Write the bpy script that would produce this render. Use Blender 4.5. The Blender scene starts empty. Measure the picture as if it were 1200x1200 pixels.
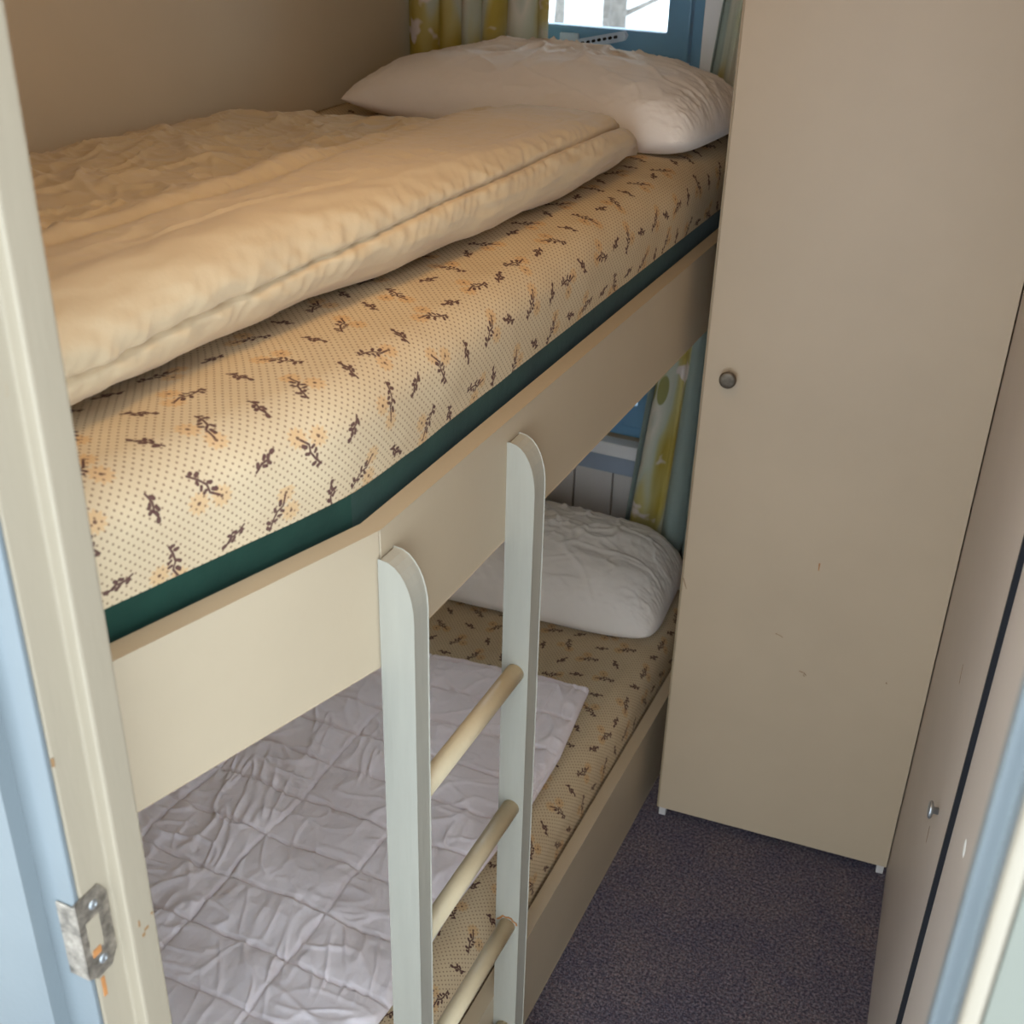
import bpy, bmesh, math
import numpy as np
from mathutils import Matrix, Vector

# ------------------------------------------------------------------ camera, world, light
sc = bpy.context.scene
COL = sc.collection
sc.view_settings.view_transform = 'Standard'
sc.view_settings.look = 'None'
sc.view_settings.gamma = 1.0
sc.view_settings.use_curve_mapping = False
sc.view_settings.exposure = 0.12

CAM_H = 1.75
F_PX = 1404.98
cam_d = bpy.data.cameras.new('camera')
cam = bpy.data.objects.new('camera', cam_d)
COL.objects.link(cam)
sc.camera = cam
cam_d.sensor_width = 36.0
cam_d.lens = F_PX / 1200.0 * 36.0
cam_d.clip_start = 0.02
_dn = Vector((530 - 600, -(3180 - 600), -F_PX)).normalized()
_up = -_dn
_y = Vector((1341 - 600, -(-145 - 600), -F_PX)).normalized()
_y = (_y - _up * _y.dot(_up)).normalized()
_x = _y.cross(_up)
cam.matrix_world = Matrix.Translation((0, 0, CAM_H)) @ Matrix((_x, _y, _up)).to_4x4()
cam_d.dof.use_dof = True
cam_d.dof.focus_distance = 1.55
cam_d.dof.aperture_fstop = 9.0

world = bpy.data.worlds.new('overcast_sky')
sc.world = world
world.use_nodes = True
_bg = world.node_tree.nodes['Background']
_bg.inputs['Color'].default_value = (0.74, 0.87, 1.0, 1)
_bg.inputs['Strength'].default_value = 5.0

LAMP_POWER = 2.7
LAMP_COLOR = (1.0, 0.64, 0.28)

# ------------------------------------------------------------------ helpers
def tag(o, label=None, cat=None, group=None, kind=None):
    if label: o['label'] = label
    if cat: o['category'] = cat
    if group: o['group'] = group
    if kind: o['kind'] = kind
    return o

def empty(name, loc=(0, 0, 0)):
    o = bpy.data.objects.new(name, None)
    o.empty_display_size = 0.05
    COL.objects.link(o)
    o.location = loc
    return o

def link(name, me, mat, parent=None, smooth=False):
    o = bpy.data.objects.new(name, me)
    COL.objects.link(o)
    if mat: me.materials.append(mat)
    if smooth:
        me.polygons.foreach_set('use_smooth', [True] * len(me.polygons))
    if parent:
        o.parent = parent
        o.matrix_parent_inverse = Matrix.Translation(parent.location).inverted() if parent.parent is None else Matrix.Translation(parent.matrix_world.translation).inverted()
        if parent.parent is not None:
            # parents that are meshes sit at the origin of their own thing
            o.matrix_parent_inverse = Matrix.Identity(4)
        elif parent.type == 'MESH':
            o.matrix_parent_inverse = Matrix.Identity(4)
    return o

def bm_obj(name, bm, mat, parent=None, bevel=0.0, seg=2, smooth=False):
    if bevel > 0:
        bm.normal_update()
        es = [e for e in bm.edges if len(e.link_faces) == 2 and e.calc_face_angle(0) > 0.5]
        bmesh.ops.bevel(bm, geom=es, offset=bevel, segments=seg, profile=0.6, affect='EDGES', clamp_overlap=True)
    bmesh.ops.recalc_face_normals(bm, faces=bm.faces[:])
    me = bpy.data.meshes.new(name)
    bm.to_mesh(me); bm.free()
    return link(name, me, mat, parent, smooth)

def add_box(bm, x0, x1, y0, y1, z0, z1):
    vs = [bm.verts.new(p) for p in ((x0,y0,z0),(x1,y0,z0),(x1,y1,z0),(x0,y1,z0),(x0,y0,z1),(x1,y0,z1),(x1,y1,z1),(x0,y1,z1))]
    for f in ((0,3,2,1),(4,5,6,7),(0,1,5,4),(1,2,6,5),(2,3,7,6),(3,0,4,7)):
        bm.faces.new([vs[i] for i in f])

def box(name, x0, x1, y0, y1, z0, z1, mat, parent=None, bevel=0.0, seg=2):
    bm = bmesh.new(); add_box(bm, x0, x1, y0, y1, z0, z1)
    return bm_obj(name, bm, mat, parent, bevel, seg)

def add_prism(bm, pts, z0, z1):
    """plan polygon pts (x,y) extruded from z0 to z1"""
    lo = [bm.verts.new((p[0], p[1], z0)) for p in pts]
    hi = [bm.verts.new((p[0], p[1], z1)) for p in pts]
    bm.faces.new(lo); bm.faces.new(hi[::-1])
    n = len(pts)
    for i in range(n):
        bm.faces.new((lo[i], lo[(i+1) % n], hi[(i+1) % n], hi[i]))

def prism(name, pts, z0, z1, mat, parent=None, bevel=0.0, seg=2):
    bm = bmesh.new(); add_prism(bm, pts, z0, z1)
    return bm_obj(name, bm, mat, parent, bevel, seg)

def add_extr(bm, pts3, vec):
    """polygon of 3d points extruded along vec"""
    a = [bm.verts.new(p) for p in pts3]
    b = [bm.verts.new(Vector(p) + Vector(vec)) for p in pts3]
    bm.faces.new(a); bm.faces.new(b[::-1])
    n = len(a)
    for i in range(n):
        bm.faces.new((a[i], a[(i+1) % n], b[(i+1) % n], b[i]))

def add_tube(bm, p0, p1, r0, r1=None, n=16, caps=True):
    r1 = r0 if r1 is None else r1
    p0 = Vector(p0); p1 = Vector(p1)
    d = (p1 - p0).normalized()
    s = d.orthogonal().normalized(); t = d.cross(s)
    A = []; B = []
    for i in range(n):
        a = 2 * math.pi * i / n
        v = s * math.cos(a) + t * math.sin(a)
        A.append(bm.verts.new(p0 + v * r0)); B.append(bm.verts.new(p1 + v * r1))
    for i in range(n):
        bm.faces.new((A[i], A[(i+1) % n], B[(i+1) % n], B[i]))
    if caps:
        bm.faces.new(A[::-1]); bm.faces.new(B)

def add_lathe(bm, origin, axis, prof, n=24):
    """prof: list of (distance along axis, radius)"""
    o = Vector(origin); d = Vector(axis).normalized()
    s = d.orthogonal().normalized(); t = d.cross(s)
    rings = []
    for (h, r) in prof:
        if r < 1e-6:
            rings.append([bm.verts.new(o + d * h)])
        else:
            rings.append([bm.verts.new(o + d * h + (s * math.cos(2*math.pi*i/n) + t * math.sin(2*math.pi*i/n)) * r) for i in range(n)])
    for a, b in zip(rings, rings[1:]):
        for i in range(n):
            j = (i + 1) % n
            if len(a) == 1 and len(b) == 1: continue
            if len(a) == 1: bm.faces.new((a[0], b[i], b[j]))
            elif len(b) == 1: bm.faces.new((a[i], a[j], b[0]))
            else: bm.faces.new((a[i], a[j], b[j], b[i]))
    if len(rings[0]) > 1: bm.faces.new(rings[0][::-1])
    if len(rings[-1]) > 1: bm.faces.new(rings[-1])

def grid_mesh(name, X, Y, Z, U=None, V=None, caps=False, extra=None):
    """quad grid from 2d arrays; caps closes the two ends of axis 0 as fans"""
    n, m = X.shape
    co = np.stack([X, Y, Z], -1).reshape(-1, 3)
    idx = np.arange(n * m).reshape(n, m)
    q = np.stack([idx[:-1, :-1], idx[1:, :-1], idx[1:, 1:], idx[:-1, 1:]], -1).reshape(-1, 4)
    faces = q.tolist()
    if caps:
        faces.append(idx[0, :].tolist()); faces.append(idx[-1, ::-1].tolist())
    me = bpy.data.meshes.new(name)
    me.from_pydata(co.tolist(), [], faces)
    if U is not None:
        uvl = me.uv_layers.new(name='UVMap')
        uv = np.stack([U, V], -1).reshape(-1, 2)
        li = np.zeros(len(me.loops), dtype=np.int32)
        me.loops.foreach_get('vertex_index', li)
        uvl.data.foreach_set('uv', uv[li].astype(np.float32).ravel())
    me.update()
    return me

# ---- vectorised noise
_rng = np.random.RandomState(7)
_TAB = _rng.rand(256, 256) * 2 * math.pi
def pnoise(x, y, seed=0):
    x = np.asarray(x, float) + seed * 17.31; y = np.asarray(y, float) + seed * 9.77
    xi = np.floor(x).astype(int); yi = np.floor(y).astype(int)
    fx = x - xi; fy = y - yi
    def g(i, j, dx, dy):
        a = _TAB[i % 256, j % 256]
        return np.cos(a) * dx + np.sin(a) * dy
    u = fx**3 * (fx * (fx * 6 - 15) + 10); v = fy**3 * (fy * (fy * 6 - 15) + 10)
    n00 = g(xi, yi, fx, fy); n10 = g(xi+1, yi, fx-1, fy)
    n01 = g(xi, yi+1, fx, fy-1); n11 = g(xi+1, yi+1, fx-1, fy-1)
    return (n00*(1-u) + n10*u)*(1-v) + (n01*(1-u) + n11*u)*v
def fbm(x, y, seed=0, o=3):
    s = 0; a = 1.0
    for k in range(o):
        s = s + a * pnoise(x * 2**k, y * 2**k, seed + k * 3); a *= 0.5
    return s
def ridge(x, y, seed=0, w=0.10):
    n = pnoise(x + 0.5 * pnoise(x*0.7, y*0.7, seed+5), y + 0.5 * pnoise(x*0.7, y*0.7, seed+8), seed)
    return np.exp(-(n / w)**2)
def gauss(d, w): return np.exp(-(d / w)**2)
def sstep(a, b, x):
    t = np.clip((x - a) / (b - a), 0, 1); return t * t * (3 - 2 * t)

# ------------------------------------------------------------------ materials
def mat_base(name):
    m = bpy.data.materials.new(name); m.use_nodes = True
    nt = m.node_tree
    return m, nt, nt.nodes['Principled BSDF']

def nd(nt, t, **kw):
    n = nt.nodes.new(t)
    for k, v in kw.items(): setattr(n, k, v)
    return n

def ramp(nt, fac, stops):
    r = nd(nt, 'ShaderNodeValToRGB')
    el = r.color_ramp.elements
    while len(el) < len(stops): el.new(0.5)
    for e, (p, c) in zip(el, stops):
        e.position = p; e.color = (*c, 1)
    nt.links.new(fac, r.inputs['Fac'])
    return r.outputs['Color']

def noise(nt, vec, scale, detail=3, rough=0.55, stretch=None):
    if stretch:
        mp = nd(nt, 'ShaderNodeMapping'); mp.inputs['Scale'].default_value = stretch
        nt.links.new(vec, mp.inputs['Vector']); vec = mp.outputs['Vector']
    n = nd(nt, 'ShaderNodeTexNoise')
    n.inputs['Scale'].default_value = scale; n.inputs['Detail'].default_value = detail
    n.inputs['Roughness'].default_value = rough
    nt.links.new(vec, n.inputs['Vector'])
    return n.outputs['Fac']

def bump(nt, bs, height, strength, dist):
    b = nd(nt, 'ShaderNodeBump'); b.inputs['Strength'].default_value = strength; b.inputs['Distance'].default_value = dist
    nt.links.new(height, b.inputs['Height']); nt.links.new(b.outputs['Normal'], bs.inputs['Normal'])

def paint(name, c, var=0.06, rough=0.45, scale=6.0, bump_s=0.15, grain=None, chips=None):
    m, nt, bs = mat_base(name)
    tc = nd(nt, 'ShaderNodeTexCoord').outputs['Object']
    f = noise(nt, tc, scale, 4, 0.6, grain)
    lo = tuple(x * (1 - var) for x in c); hi = tuple(min(1, x * (1 + var)) for x in c)
    col = ramp(nt, f, [(0.3, lo), (0.7, hi)])
    if chips:
        n2 = noise(nt, tc, 38, 5, 0.65, (1, 1, 0.35))
        fac = ramp(nt, n2, [(0.70, (0, 0, 0)), (0.74, (1, 1, 1))])
        mx = nd(nt, 'ShaderNodeMixRGB'); nt.links.new(fac, mx.inputs[0]); nt.links.new(col, mx.inputs[1])
        mx.inputs[2].default_value = (*chips, 1); col = mx.outputs[0]
    nt.links.new(col, bs.inputs['Base Color'])
    bs.inputs['Roughness'].default_value = rough
    bs.inputs['Specular IOR Level'].default_value = 0.35
    fine = noise(nt, tc, 160, 2, 0.5, grain)
    bump(nt, bs, fine, bump_s, 0.001)
    return m

def cloth(name, c, fine=900, bump_s=0.35, mid=26, mid_s=0.5, dist=0.003, var=0.05):
    m, nt, bs = mat_base(name)
    tc = nd(nt, 'ShaderNodeTexCoord').outputs['Object']
    f = noise(nt, tc, 9, 3)
    col = ramp(nt, f, [(0.3, tuple(x * (1 - var) for x in c)), (0.7, tuple(min(1, x * (1 + var)) for x in c))])
    nt.links.new(col, bs.inputs['Base Color'])
    bs.inputs['Roughness'].default_value = 0.85
    bs.inputs['Specular IOR Level'].default_value = 0.15
    bs.inputs['Sheen Weight'].default_value = 0.15
    a = noise(nt, tc, mid, 4, 0.6); b = noise(nt, tc, fine, 2)
    mm = nd(nt, 'ShaderNodeMath', operation='MULTIPLY_ADD')
    nt.links.new(b, mm.inputs[0]); mm.inputs[1].default_value = 0.12; nt.links.new(a, mm.inputs[2])
    bump(nt, bs, mm.outputs[0], bump_s, dist)
    return m

class X_:
    """tiny expression wrapper over math nodes"""
    def __init__(s, nt, v): s.nt = nt; s.v = v
    def _m(s, op, *o, clamp=False):
        n = nd(s.nt, 'ShaderNodeMath', operation=op); n.use_clamp = clamp
        for i, q in enumerate((s,) + o):
            q = q.v if isinstance(q, X_) else q
            if isinstance(q, (int, float)): n.inputs[i].default_value = q
            else: s.nt.links.new(q, n.inputs[i])
        return X_(s.nt, n.outputs[0])
    def __add__(s, o): return s._m('ADD', o)
    def __sub__(s, o): return s._m('SUBTRACT', o)
    def __mul__(s, o): return s._m('MULTIPLY', o)
    def __truediv__(s, o): return s._m('DIVIDE', o)
    def floor(s): return s._m('FLOOR')
    def min(s, o): return s._m('MINIMUM', o)
    def max(s, o): return s._m('MAXIMUM', o)
    def lt(s, o): return s._m('LESS_THAN', o)
    def clamp(s): return s._m('ADD', 0.0, clamp=True)

def combine(nt, x, y):
    c = nd(nt, 'ShaderNodeCombineXYZ')
    nt.links.new(x.v, c.inputs[0]); nt.links.new(y.v, c.inputs[1])
    return c.outputs[0]

def vmath(nt, op, a, b=None, scale=None):
    n = nd(nt, 'ShaderNodeVectorMath', operation=op)
    for i, q in enumerate((a, b)):
        if q is None: continue
        if isinstance(q, tuple): n.inputs[i].default_value = q
        else: nt.links.new(q, n.inputs[i])
    if scale is not None:
        if isinstance(scale, (int, float)): n.inputs['Scale'].default_value = scale
        else: nt.links.new(scale, n.inputs['Scale'])
    return n.outputs['Value'] if op in ('LENGTH', 'DOT_PRODUCT') else n.outputs['Vector']

def seg_d(nt, p, a, b, w):
    ba = (b[0]-a[0], b[1]-a[1], 0.0)
    pa = vmath(nt, 'SUBTRACT', p, (a[0], a[1], 0.0))
    h = X_(nt, vmath(nt, 'DOT_PRODUCT', pa, ba))._m('MULTIPLY', 1.0 / (ba[0]**2 + ba[1]**2), clamp=True)
    q = vmath(nt, 'SCALE', ba, None, h.v)
    d = X_(nt, vmath(nt, 'LENGTH', vmath(nt, 'SUBTRACT', pa, q)))
    return d - w

def floral_material():
    """cream ticking with a grid of fine brown dots, brown sprigs and pale orange daisies"""
    m, nt, bs = mat_base('floral_dotted_ticking')
    uv = nd(nt, 'ShaderNodeUVMap').outputs['UV']
    sp = nd(nt, 'ShaderNodeSeparateXYZ'); nt.links.new(uv, sp.inputs[0])
    u = X_(nt, sp.outputs[0]); v = X_(nt, sp.outputs[1])
    # dots
    P = 0.0088
    a = ((u + v) / P)._m('FRACT') - 0.5; b = ((u - v) / P)._m('FRACT') - 0.5
    d = (a * a + b * b)._m('SQRT')
    dots = ((X_(nt, d.v) * -1.0 + 0.225) * 12.0).clamp()
    # motif lattice
    S = 0.056
    row = (v / S).floor()
    us = u / S + row * 0.37
    col = us.floor()
    lu = us - col - 0.5; lv = v / S - row - 0.5
    cid = combine(nt, col, row)
    wn = nd(nt, 'ShaderNodeTexWhiteNoise', noise_dimensions='2D'); nt.links.new(cid, wn.inputs['Vector'])
    rs = nd(nt, 'ShaderNodeSeparateColor'); nt.links.new(wn.outputs['Color'], rs.inputs[0])
    r1 = X_(nt, rs.outputs[0]); r2 = X_(nt, rs.outputs[1]); r3 = X_(nt, rs.outputs[2])
    px = lu * S + (r1 - 0.5) * 0.012; py = lv * S + (r2 - 0.5) * 0.012
    p0 = combine(nt, px, py)
    rot = nd(nt, 'ShaderNodeVectorRotate', rotation_type='Z_AXIS')
    nt.links.new(p0, rot.inputs['Vector']); nt.links.new((r3 * 6.283).v, rot.inputs['Angle'])
    p = rot.outputs['Vector']
    parity = ((col + row) * 0.5)._m('FRACT').lt(0.25)     # 1 -> spray with daisies
    def union(segs):
        d = None
        for s in segs:
            q = seg_d(nt, p, *s)
            d = q if d is None else d.min(q)
        return d
    k = 0.00122
    def grow(seed, pts, leaves, wl):
        rg = np.random.RandomState(seed); out = []
        for p_, q_ in zip(pts, pts[1:]):
            out.append(((p_[0]*k, p_[1]*k), (q_[0]*k, q_[1]*k), 0.42*k))
        for (i, t, side, L) in leaves:
            a_, b_ = np.array(pts[i], float), np.array(pts[i+1], float)
            o_ = a_ + (b_ - a_) * t; d_ = math.atan2(*(b_ - a_)[::-1]) + side * (0.55 + 0.6 * rg.rand())
            e_ = o_ + L * np.array([math.cos(d_), math.sin(d_)])
            m_ = o_ + (e_ - o_) * 0.55
            out.append(((m_[0]*k, m_[1]*k), (e_[0]*k, e_[1]*k), wl * (0.75 + 0.5 * rg.rand()) * k))
        return out
    spray = grow(4, [(-16, -5), (-9, -1), (-2, 1.5), (4, 0), (11, 5)], [(0, .1, 1, 3.5), (0, .6, 1, 5), (0, .8, -1, 4), (1, .4, -1, 6), (1, .7, 1, 5.5), (2, .3, -1, 5), (2, .5, 1, 6.5)], 0.95)
    sprig = grow(9, [(-8, -4), (-2, 0), (5, 1), (9, 5)], [(0, .2, 1, 5), (0, .7, -1, 6), (1, .1, 1, 6.5), (1, .6, -1, 4.5), (1, .8, 1, 4), (2, .9, -1, 3)], 1.15)
    d1 = union(spray); d2 = union(sprig)
    soft = lambda d: (d * (-1.0 / 0.0006) + 1.5).clamp()
    brown = soft(d1) * parity; brown2 = soft(d2) * (parity * -1.0 + 1.0)
    brown = brown.max(brown2)
    petals = None; cent = None
    for (cx, cy) in ((13*k, 6*k), (5*k, -11*k)):
        q = vmath(nt, 'SUBTRACT', p, (cx, cy, 0))
        r = X_(nt, vmath(nt, 'LENGTH', q))
        s2 = nd(nt, 'ShaderNodeSeparateXYZ'); nt.links.new(q, s2.inputs[0])
        th = X_(nt, s2.outputs[1])._m('ARCTAN2', X_(nt, s2.outputs[0]))
        rad = (th * 11.0)._m('COSINE') * 0.0016 + 0.0105
        pt = ((rad - r) * 500.0).clamp()
        ce = ((r * -1.0 + 0.0021) * 1400.0).clamp()
        petals = pt if petals is None else petals.max(pt)
        cent = ce if cent is None else cent.max(ce)
    petals = petals * parity; cent = cent * parity
    tone = noise(nt, uv, 14, 3)
    base = ramp(nt, tone, [(0.3, (0.56, 0.425, 0.265)), (0.7, (0.63, 0.49, 0.31))])
    def over(base, fac, c, k=1.0):
        mx = nd(nt, 'ShaderNodeMixRGB'); nt.links.new((fac * k).v, mx.inputs[0]); nt.links.new(base, mx.inputs[1])
        mx.inputs[2].default_value = (*c, 1); return mx.outputs[0]
    c = over(base, petals, (0.62, 0.34, 0.13), 0.50)
    c = over(c, dots, (0.16, 0.08, 0.05), 0.75)
    c = over(c, brown, (0.075, 0.026, 0.026), 0.92)
    c = over(c, cent, (0.12, 0.06, 0.04), 0.9)
    nt.links.new(c, bs.inputs['Base Color'])
    bs.inputs['Roughness'].default_value = 0.85
    bs.inputs['Specular IOR Level'].default_value = 0.15
    w = nd(nt, 'ShaderNodeTexWave'); w.inputs['Scale'].default_value = 260.0; w.bands_direction = 'DIAGONAL'
    nt.links.new(uv, w.inputs['Vector'])
    bump(nt, bs, w.outputs['Fac'], 0.25, 0.0006)
    return m

def carpet_material():
    m, nt, bs = mat_base('dark_speckled_carpet')
    tc = nd(nt, 'ShaderNodeTexCoord').outputs['Object']
    f = noise(nt, tc, 200, 6, 0.9)
    g = noise(nt, tc, 150, 6, 0.95)
    h = noise(nt, tc, 9, 4, 0.7)
    c1 = ramp(nt, f, [(0.40, (0.012, 0.014, 0.026)), (0.5, (0.135, 0.12, 0.135)), (0.58, (0.55, 0.48, 0.49))])
    c2 = ramp(nt, g, [(0.40, (0.016, 0.026, 0.060)), (0.50, (0.115, 0.10, 0.115)), (0.59, (0.42, 0.25, 0.235))])
    mx = nd(nt, 'ShaderNodeMixRGB'); mx.inputs[0].default_value = 0.45
    nt.links.new(c1, mx.inputs[1]); nt.links.new(c2, mx.inputs[2])
    m2 = nd(nt, 'ShaderNodeMixRGB', blend_type='MULTIPLY'); m2.inputs[0].default_value = 0.5
    nt.links.new(mx.outputs[0], m2.inputs[1])
    nt.links.new(ramp(nt, h, [(0.35, (0.55, 0.60, 0.85)), (0.65, (1.05, 1.0, 0.98))]), m2.inputs[2])
    nt.links.new(m2.outputs[0], bs.inputs['Base Color'])
    bs.inputs['Roughness'].default_value = 0.95; bs.inputs['Specular IOR Level'].default_value = 0.05
    bump(nt, bs, f, 0.9, 0.006)
    return m

def curtain_material(name, seed, band=None):
    m, nt, bs = mat_base(name)
    uv = nd(nt, 'ShaderNodeUVMap').outputs['UV']
    mp = nd(nt, 'ShaderNodeMapping'); mp.inputs['Location'].default_value = (seed, seed * .37, 0)
    nt.links.new(uv, mp.inputs['Vector']); vec = mp.outputs['Vector']
    a = noise(nt, vec, 7.0, 2, 0.5, (1.5, 0.45, 1))
    if not band:
        su = nd(nt, 'ShaderNodeSeparateXYZ'); nt.links.new(uv, su.inputs[0])
        a = (X_(nt, a) + (X_(nt, su.outputs[0]) - 0.42) * 0.55).v
    c = ramp(nt, a, [(0.34, (0.40, 0.29, 0.055)), (0.43, (0.46, 0.38, 0.15)), (0.49, (0.46, 0.47, 0.36)), (0.60, (0.60, 0.54, 0.44)), (0.68, (0.36, 0.39, 0.31))])
    b = noise(nt, vec, 9.0, 3, 0.6)
    fl = ramp(nt, b, [(0.56, (0, 0, 0)), (0.60, (1, 1, 1))])
    mx = nd(nt, 'ShaderNodeMixRGB'); nt.links.new(fl, mx.inputs[0]); nt.links.new(c, mx.inputs[1]); mx.inputs[2].default_value = (0.66, 0.56, 0.50, 1)
    # leaves
    vo = nd(nt, 'ShaderNodeTexVoronoi'); vo.inputs['Scale'].default_value = 9.0
    mp2 = nd(nt, 'ShaderNodeMapping'); mp2.inputs['Rotation'].default_value = (0, 0, 0.6); mp2.inputs['Scale'].default_value = (2.1, 0.75, 1)
    nt.links.new(vec, mp2.inputs['Vector']); nt.links.new(mp2.outputs['Vector'], vo.inputs['Vector'])
    lf = ramp(nt, vo.outputs['Distance'], [(0.22, (1, 1, 1)), (0.25, (0, 0, 0))])
    m2 = nd(nt, 'ShaderNodeMixRGB'); nt.links.new(lf, m2.inputs[0]); nt.links.new(mx.outputs[0], m2.inputs[1]); m2.inputs[2].default_value = (0.27, 0.25, 0.09, 1)
    colr = m2.outputs[0]
    if band:
        sx_ = nd(nt, 'ShaderNodeSeparateXYZ'); nt.links.new(uv, sx_.inputs[0])
        bandc = ramp(nt, sx_.outputs[0], [(band[0], (1, 1, 1)), (band[0] + 0.004, (0, 0, 0)), (band[1], (0, 0, 0)), (band[1] + 0.004, (1, 1, 1))])
        m3 = nd(nt, 'ShaderNodeMixRGB'); nt.links.new(bandc, m3.inputs[0]); nt.links.new(colr, m3.inputs[1]); m3.inputs[2].default_value = (0.25, 0.29, 0.25, 1)
        colr = m3.outputs[0]
    nt.links.new(colr, bs.inputs['Base Color'])
    bs.inputs['Roughness'].default_value = 0.8; bs.inputs['Specular IOR Level'].default_value = 0.2
    f = noise(nt, uv, 600, 2)
    bump(nt, bs, f, 0.2, 0.001)
    return m

def glass_material():
    m = bpy.data.materials.new('window_glass'); m.use_nodes = True
    nt = m.node_tree; nt.nodes.clear()
    out = nd(nt, 'ShaderNodeOutputMaterial'); mix = nd(nt, 'ShaderNodeMixShader')
    tr = nd(nt, 'ShaderNodeBsdfTransparent'); gl = nd(nt, 'ShaderNodeBsdfGlossy'); fr = nd(nt, 'ShaderNodeFresnel')
    tr.inputs['Color'].default_value = (0.95, 0.97, 0.98, 1); gl.inputs['Roughness'].default_value = 0.02
    fr.inputs['IOR'].default_value = 1.45
    nt.links.new(fr.outputs[0], mix.inputs[0]); nt.links.new(tr.outputs[0], mix.inputs[1]); nt.links.new(gl.outputs[0], mix.inputs[2])
    nt.links.new(mix.outputs[0], out.inputs['Surface'])
    return m

def metal(name, c, rough=0.35, var=0.25, scale=40):
    m, nt, bs = mat_base(name)
    tc = nd(nt, 'ShaderNodeTexCoord').outputs['Object']
    f = noise(nt, tc, scale, 4, 0.65)
    nt.links.new(ramp(nt, f, [(0.3, tuple(x*(1-var) for x in c)), (0.7, tuple(min(1, x*(1+var)) for x in c))]), bs.inputs['Base Color'])
    bs.inputs['Metallic'].default_value = 0.9; bs.inputs['Roughness'].default_value = rough
    return m

M = {}
M['wall'] = paint('cream_wall_panel', (0.58, 0.46, 0.31), 0.04, 0.6, 3)
M['plank'] = paint('pale_painted_plank', (0.55, 0.50, 0.46), 0.08, 0.5, 5, 0.2, (1, 1, 0.2))
M['ceiling'] = paint('warm_ceiling_board', (0.42, 0.32, 0.20), 0.04, 0.6, 3)
M['board'] = paint('cream_painted_board', (0.465, 0.37, 0.25), 0.03, 0.42, 5, 0.12)
M['ladder'] = paint('grey_white_ladder_paint', (0.365, 0.34, 0.275), 0.10, 0.45, 14, 0.5, (1, 1, 0.12))
M['rung'] = paint('cream_rung_paint', (0.62, 0.51, 0.33), 0.08, 0.42, 12, 0.3)
M['laminate'] = paint('beige_laminate', (0.475, 0.365, 0.245), 0.03, 0.42, 4, 0.1)
M['edge_band'] = paint('brown_edge_band', (0.30, 0.22, 0.13), 0.12, 0.5, 20)
M['cab'] = paint('pale_cupboard_laminate', (0.49, 0.405, 0.33), 0.03, 0.42, 4, 0.1)
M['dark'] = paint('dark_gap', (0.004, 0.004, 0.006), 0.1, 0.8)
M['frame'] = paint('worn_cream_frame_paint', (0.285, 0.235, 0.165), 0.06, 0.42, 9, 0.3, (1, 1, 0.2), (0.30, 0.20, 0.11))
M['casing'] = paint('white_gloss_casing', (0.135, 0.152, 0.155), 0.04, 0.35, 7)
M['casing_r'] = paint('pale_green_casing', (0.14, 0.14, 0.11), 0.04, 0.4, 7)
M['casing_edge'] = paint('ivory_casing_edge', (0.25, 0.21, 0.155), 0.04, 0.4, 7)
M['blue'] = paint('blue_window_paint', (0.13, 0.27, 0.40), 0.08, 0.4, 9)
M['white'] = paint('white_trim_paint', (0.70, 0.68, 0.66), 0.04, 0.45, 7)
M['greyblue'] = paint('grey_blue_batten', (0.28, 0.32, 0.38), 0.06, 0.5, 7)
M['plywood'] = paint('bed_base_plywood', (0.50, 0.38, 0.22), 0.1, 0.6, 6, 0.2, (0.2, 1, 1))
M['green'] = cloth('dark_green_mattress_cloth', (0.012, 0.048, 0.032), 1500, 0.3, 60, 0.2, 0.002, 0.25)
M['duvet'] = cloth('ivory_duvet_cotton', (0.59, 0.45, 0.28), 900, 0.35, 24, 0.5, 0.004, 0.02)
M['pillow'] = cloth('white_pillow_cotton', (0.80, 0.70, 0.60), 900, 0.4, 30, 0.5, 0.004, 0.02)
M['quilt'] = cloth('white_quilt_cotton', (0.90, 0.80, 0.79), 900, 0.35, 34, 0.5, 0.004, 0.03)
M['floral'] = floral_material()
M['carpet'] = carpet_material()
M['curtain1'] = curtain_material('olive_floral_curtain', 3.1)
M['curtain2'] = curtain_material('olive_grey_floral_curtain', 8.6, (0.035, 0.125))
M['glass'] = glass_material()
M['steel'] = metal('dull_steel', (0.40, 0.41, 0.41), 0.42)
M['rust'] = metal('worn_steel_plate', (0.30, 0.26, 0.21), 0.5, 0.6, 90)
M['knob'] = metal('aged_knob_metal', (0.17, 0.14, 0.105), 0.6, 0.35, 90)
M['stay'] = paint('silver_blue_stay', (0.42, 0.50, 0.60), 0.06, 0.35)
M['wood'] = paint('bare_wood', (0.36, 0.15, 0.045), 0.25, 0.6, 60)
M['bark'] = paint('grey_bark', (0.16, 0.14, 0.12), 0.3, 0.9, 20)
M['ground'] = paint('pale_frosty_ground', (0.72, 0.72, 0.70), 0.1, 0.9, 2)
M['scratch'] = paint('brown_scratch', (0.22, 0.12, 0.05), 0.2, 0.7, 60)
M['chip'] = paint('white_paint_chip', (0.80, 0.78, 0.70), 0.05, 0.6, 60)

# ------------------------------------------------------------------ the setting
XL, XR, YB, ZC = -1.315, 0.50, 2.36, 2.20
Y_IN = 0.50                        # inner face of the doorway wall
def struct(o): o['kind'] = 'structure'; return o

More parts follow.
